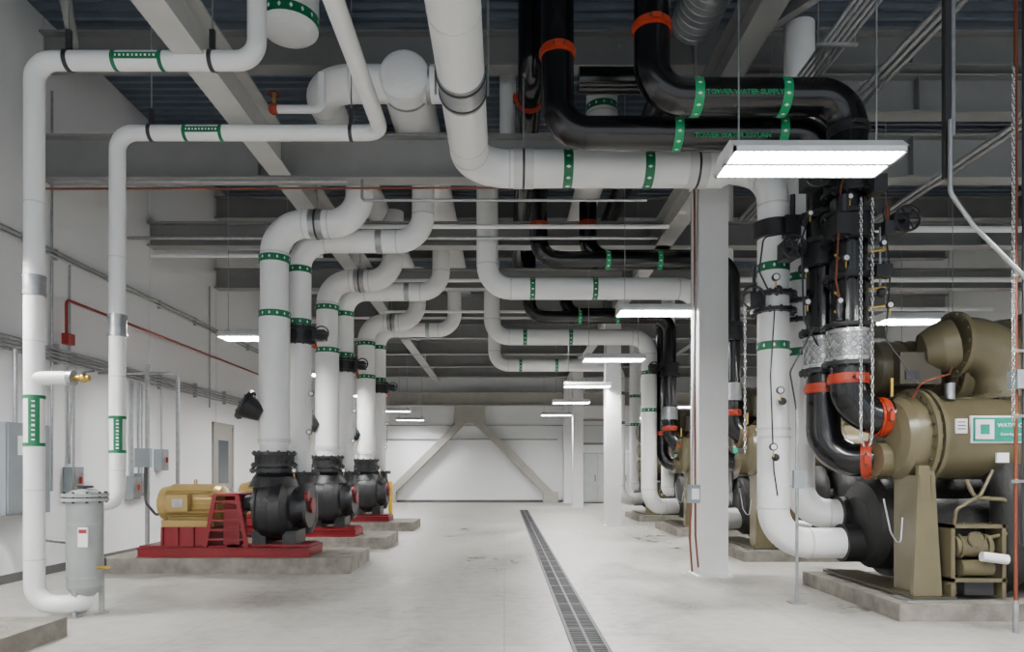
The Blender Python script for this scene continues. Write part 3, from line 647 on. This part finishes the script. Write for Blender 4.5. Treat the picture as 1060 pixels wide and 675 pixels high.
b = B(); b.box(2.56,2.70,9.4,9.55,1.05,1.3,"panel_grey"); b.box(2.58,2.68,9.38,9.4,1.1,1.25,"white_mark"); b.tube([(2.6,9.45,1.3),(2.6,9.45,1.6),(2.7,9.5,5.5)],.014,"galv",seg=8); b.tube([(2.6,9.48,1.05),(2.55,9.4,.6),(2.6,9.45,.1)],.014,"copper",seg=8,R=.1)
b.make("control_box")
b = B(); b.tube([(3.3,7.7,0),(3.3,7.7,2.2)],.018,"galv",seg=8); b.box(3.24,3.36,7.63,7.68,1.3,1.5,"panel_grey"); b.box(3.22,3.38,7.62,7.78,0,.015,"galv")
b.tube([(3.3,7.7,2.15),(3.2,7.65,2.6),(3.45,7.6,3.1)],.01,"steel_dark",seg=8,R=.1); b.make("conduit_post")

b = B()
for z, dx in ((3.6,0),(2.3,.05),(1.65,-.03)):
    b.cyl((3.25+dx,8.15,z),(3.17+dx,7.9,z),.025,"black_iron",10); b.sphere((3.17+dx,7.9,z),.045,"black_iron"); b.gauge((3.12+dx,7.86,z+.12),.045)
for z in (3.42,3.62): b.flange((3.27,8.3,z),(0,0,1),.27,.045,"black_iron",12)
b.box(2.92,3.1,8.1,8.3,3.45,3.62,"black_iron"); b.torus((2.92,8.0,3.53),(0,1,0),.13,.014,"black_iron"); b.chain((2.82,8.0,3.5),(2.82,8.0,1.7))
b.cyl((3.0,8.2,3.62),(3.0,8.2,3.95),.02,"black_iron"); b.tube([(3.15,7.95,3.4),(3.08,7.9,2.6),(3.12,7.9,1.5),(3.25,8.12,1.2)],.009,"steel_dark",R=.1,seg=6)
b.box(3.3,3.48,8.0,8.16,4.25,4.5,"black_iron"); b.band((3.27,8.3,4.4),(0,0,1),.24,.2,"black_iron"); b.cyl((3.4,8.05,4.5),(3.4,8.05,4.75),.03,"steel_dark",10)
b.tube([(3.4,8.0,4.3),(3.0,7.9,4.2),(2.95,7.9,3.8),(3.1,8.0,3.6)],.01,"steel_dark",R=.1,seg=6)
for z in (3.4,3.64): b.flange((3.78,8.75,z),(0,0,1),.27,.045,"black_iron",12)
b.make("valve_trim_assembly")

# ---------------- left wall services
b = B()
for z in (4.69,4.62): b.tube([(XL+.06,-2,z),(XL+.06,20,z)],.022,"galv",seg=8)
for i in range(4): b.tube([(XL+.08,-2,3.10+i*.055),(XL+.08,22,3.10+i*.055)],.02,"galv",seg=8)
for y in [1+1.5*i for i in range(14)]:
    b.box(XL,XL+.07,y-.02,y+.02,3.05,3.35,"galv"); b.box(XL,XL+.05,y-.02,y+.02,4.58,4.74,"galv")
for y, z0, z1 in ((9.9,1.2,7.0),(10.3,1.6,4.6),(15.2,2.9,5.6),(12.0,1.4,3.1),(12.25,1.4,3.1),(7.6,1.5,4.6)): b.tube([(XL+.04,y,z0),(XL+.04,y,z1)],.018,"galv",seg=8)
b.make("wall_conduit_rack")
b = B(); b.tube([(XL+.12,10.1,3.5),(XL+.12,10.1,4.03),(XL+.12,19,4.03)],.022,"red_pipe",R=.08,seg=10); b.box(XL+.1,XL+.2,10.02,10.18,3.36,3.52,"red_pipe")
b.make("fire_alarm_conduit")
b = B(); b.box(XL+.001,XL+.28,8.65,9.5,.92,2.12,"panel_grey"); b.box(XL+.28,XL+.295,8.68,9.47,.95,2.09,"panel_grey"); b.box(XL+.295,XL+.31,9.3,9.36,1.4,1.6,"steel_dark"); b.box(XL+.295,XL+.3,8.85,9.2,1.7,1.95,"white_mark")
b.cyl((XL+.15,9.0,2.12),(XL+.15,9.0,3.1),.03,"galv",10); b.tube([(XL+.15,9.3,.92),(XL+.2,9.4,.55),(XL+.3,9.9,.45),(XL+.3,10.2,.8)],.025,"galv",R=.15,seg=8)
b.make("electrical_panel")
b = B()
for y, z in ((12.0,1.2),(12.3,1.25),(13.0,1.7),(10.35,1.35)):
    b.box(XL+.001,XL+.14,y-.14,y+.14,z-.2,z+.2,"panel_grey"); b.box(XL+.14,XL+.15,y-.12,y+.12,z-.18,z+.18,"galv"); b.box(XL+.15,XL+.18,y+.02,y+.05,z-.05,z+.05,"red_pipe")
    b.cyl((XL+.07,y,z+.2),(XL+.07,y,3.05),.018,"galv",8)
b.make("disconnect_switch")
b = B(); b.bar((-5.7,10.9,.22),(-5.7,10.9,3.2),.05,.05,"galv"); b.bar((-5.5,11.5,0),(-5.5,11.5,3.1),.05,.05,"galv"); b.box(-5.78,-5.62,10.8,11.0,.22,.235,"galv")
b.tube([(-5.7,10.85,1.7),(-5.68,10.8,1.0),(-5.4,10.6,.8),(-5.1,10.35,.95)],.022,"steel_dark",R=.15,seg=8)
b.box(-5.84,-5.6,10.78,10.86,1.55,1.85,"panel_grey"); b.tube([(XL+.12,10.9,3.05),(-5.3,10.9,3.05)],.02,"galv",seg=8)
b.make("motor_starter_stand")
def door(y0, n):
    b = B(); b.box(XL+.001,XL+.05,y0,y0+.07,0,2.6,"door_grey"); b.box(XL+.001,XL+.05,y0+1.08,y0+1.15,0,2.6,"door_grey"); b.box(XL+.001,XL+.05,y0,y0+1.15,2.53,2.6,"door_grey")
    b.box(XL+.001,XL+.03,y0+.07,y0+1.08,0.01,2.53,"door_grey"); b.box(XL+.03,XL+.035,y0+.3,y0+.85,1.2,2.2,"glass_dark"); b.cyl((XL+.03,y0+.95,1.05),(XL+.09,y0+.95,1.05),.02,"galv"); b.make("door_%d" % n)
door(15.4, 1); door(19.8, 2)

# ---------------- far wall bracing and details
b = B()
b.bar((-1.75,31.7,3.95),(-5.4,31.7,.35),.33,.33,"brace"); b.bar((-1.45,31.7,3.95),(2.2,31.7,.35),.33,.33,"brace")
b.box(-2.3,-.9,31.6,31.8,3.7,4.5,"brace"); b.box(-5.65,-5.0,31.5,31.9,0,.5,"brace"); b.box(1.8,2.5,31.5,31.9,0,.5,"brace")
b.make("chevron_brace")
beam((-6.5,31.6,4.5),(11.9,31.6,4.5),.6,.35,"brace")
b = B(); b.tube([(-6.4,31.93,2.95),(2.5,31.93,2.95)],.03,"galv",seg=8); b.tube([(-6.4,31.93,3.6),(11.5,31.93,3.6)],.03,"galv",seg=8); b.make("wall_conduit")
for i, x in enumerate((3.6,5.0,6.4,7.8,9.2)):
    b = B(); b.box(x,x+1.25,31.0,31.98,.05,2.3,"panel_grey"); b.box(x,x+1.25,31.05,31.98,0,.05,"baseboard")
    b.box(x+.02,x+.61,30.97,31.0,.1,2.25,"vessel_grey"); b.box(x+.64,x+1.23,30.97,31.0,.1,2.25,"vessel_grey"); b.box(x+.5,x+.54,30.95,30.97,1.0,1.3,"steel_dark"); b.make("electrical_cabinet")
b = B(); b.box(3.4,5.2,31.93,31.99,2.7,3.9,"door_grey"); b.box(3.5,5.1,31.91,31.93,2.8,3.8,"wall_grey"); b.make("window_1")
b = B(); bx, by = -3.25, 19.5; b.cyl((bx,by,0),(bx,by,1.15),.06,"yellow",16); b.dome((bx,by,1.15),(0,0,1),.06,.05,"yellow"); b.cyl((bx,by,0),(bx,by,.02),.11,"yellow",16); b.make("safety_bollard")

# ---------------- world + camera
w = bpy.data.worlds.new("world"); S.world = w; w.use_nodes = True
w.node_tree.nodes["Background"].inputs[0].default_value = (0.86, 0.93, 1.0, 1); w.node_tree.nodes["Background"].inputs[1].default_value = 1.5
cam = bpy.data.cameras.new("camera"); co = bpy.data.objects.new("camera", cam); S.collection.objects.link(co)
co.location = (0, 0, 1.5); co.rotation_euler = (math.pi/2, 0, 0)
cam.sensor_width = 36; cam.lens = 24; cam.shift_x = 8/1060; cam.shift_y = 149.5/1060; cam.clip_start = 0.05; cam.clip_end = 200
S.camera = co
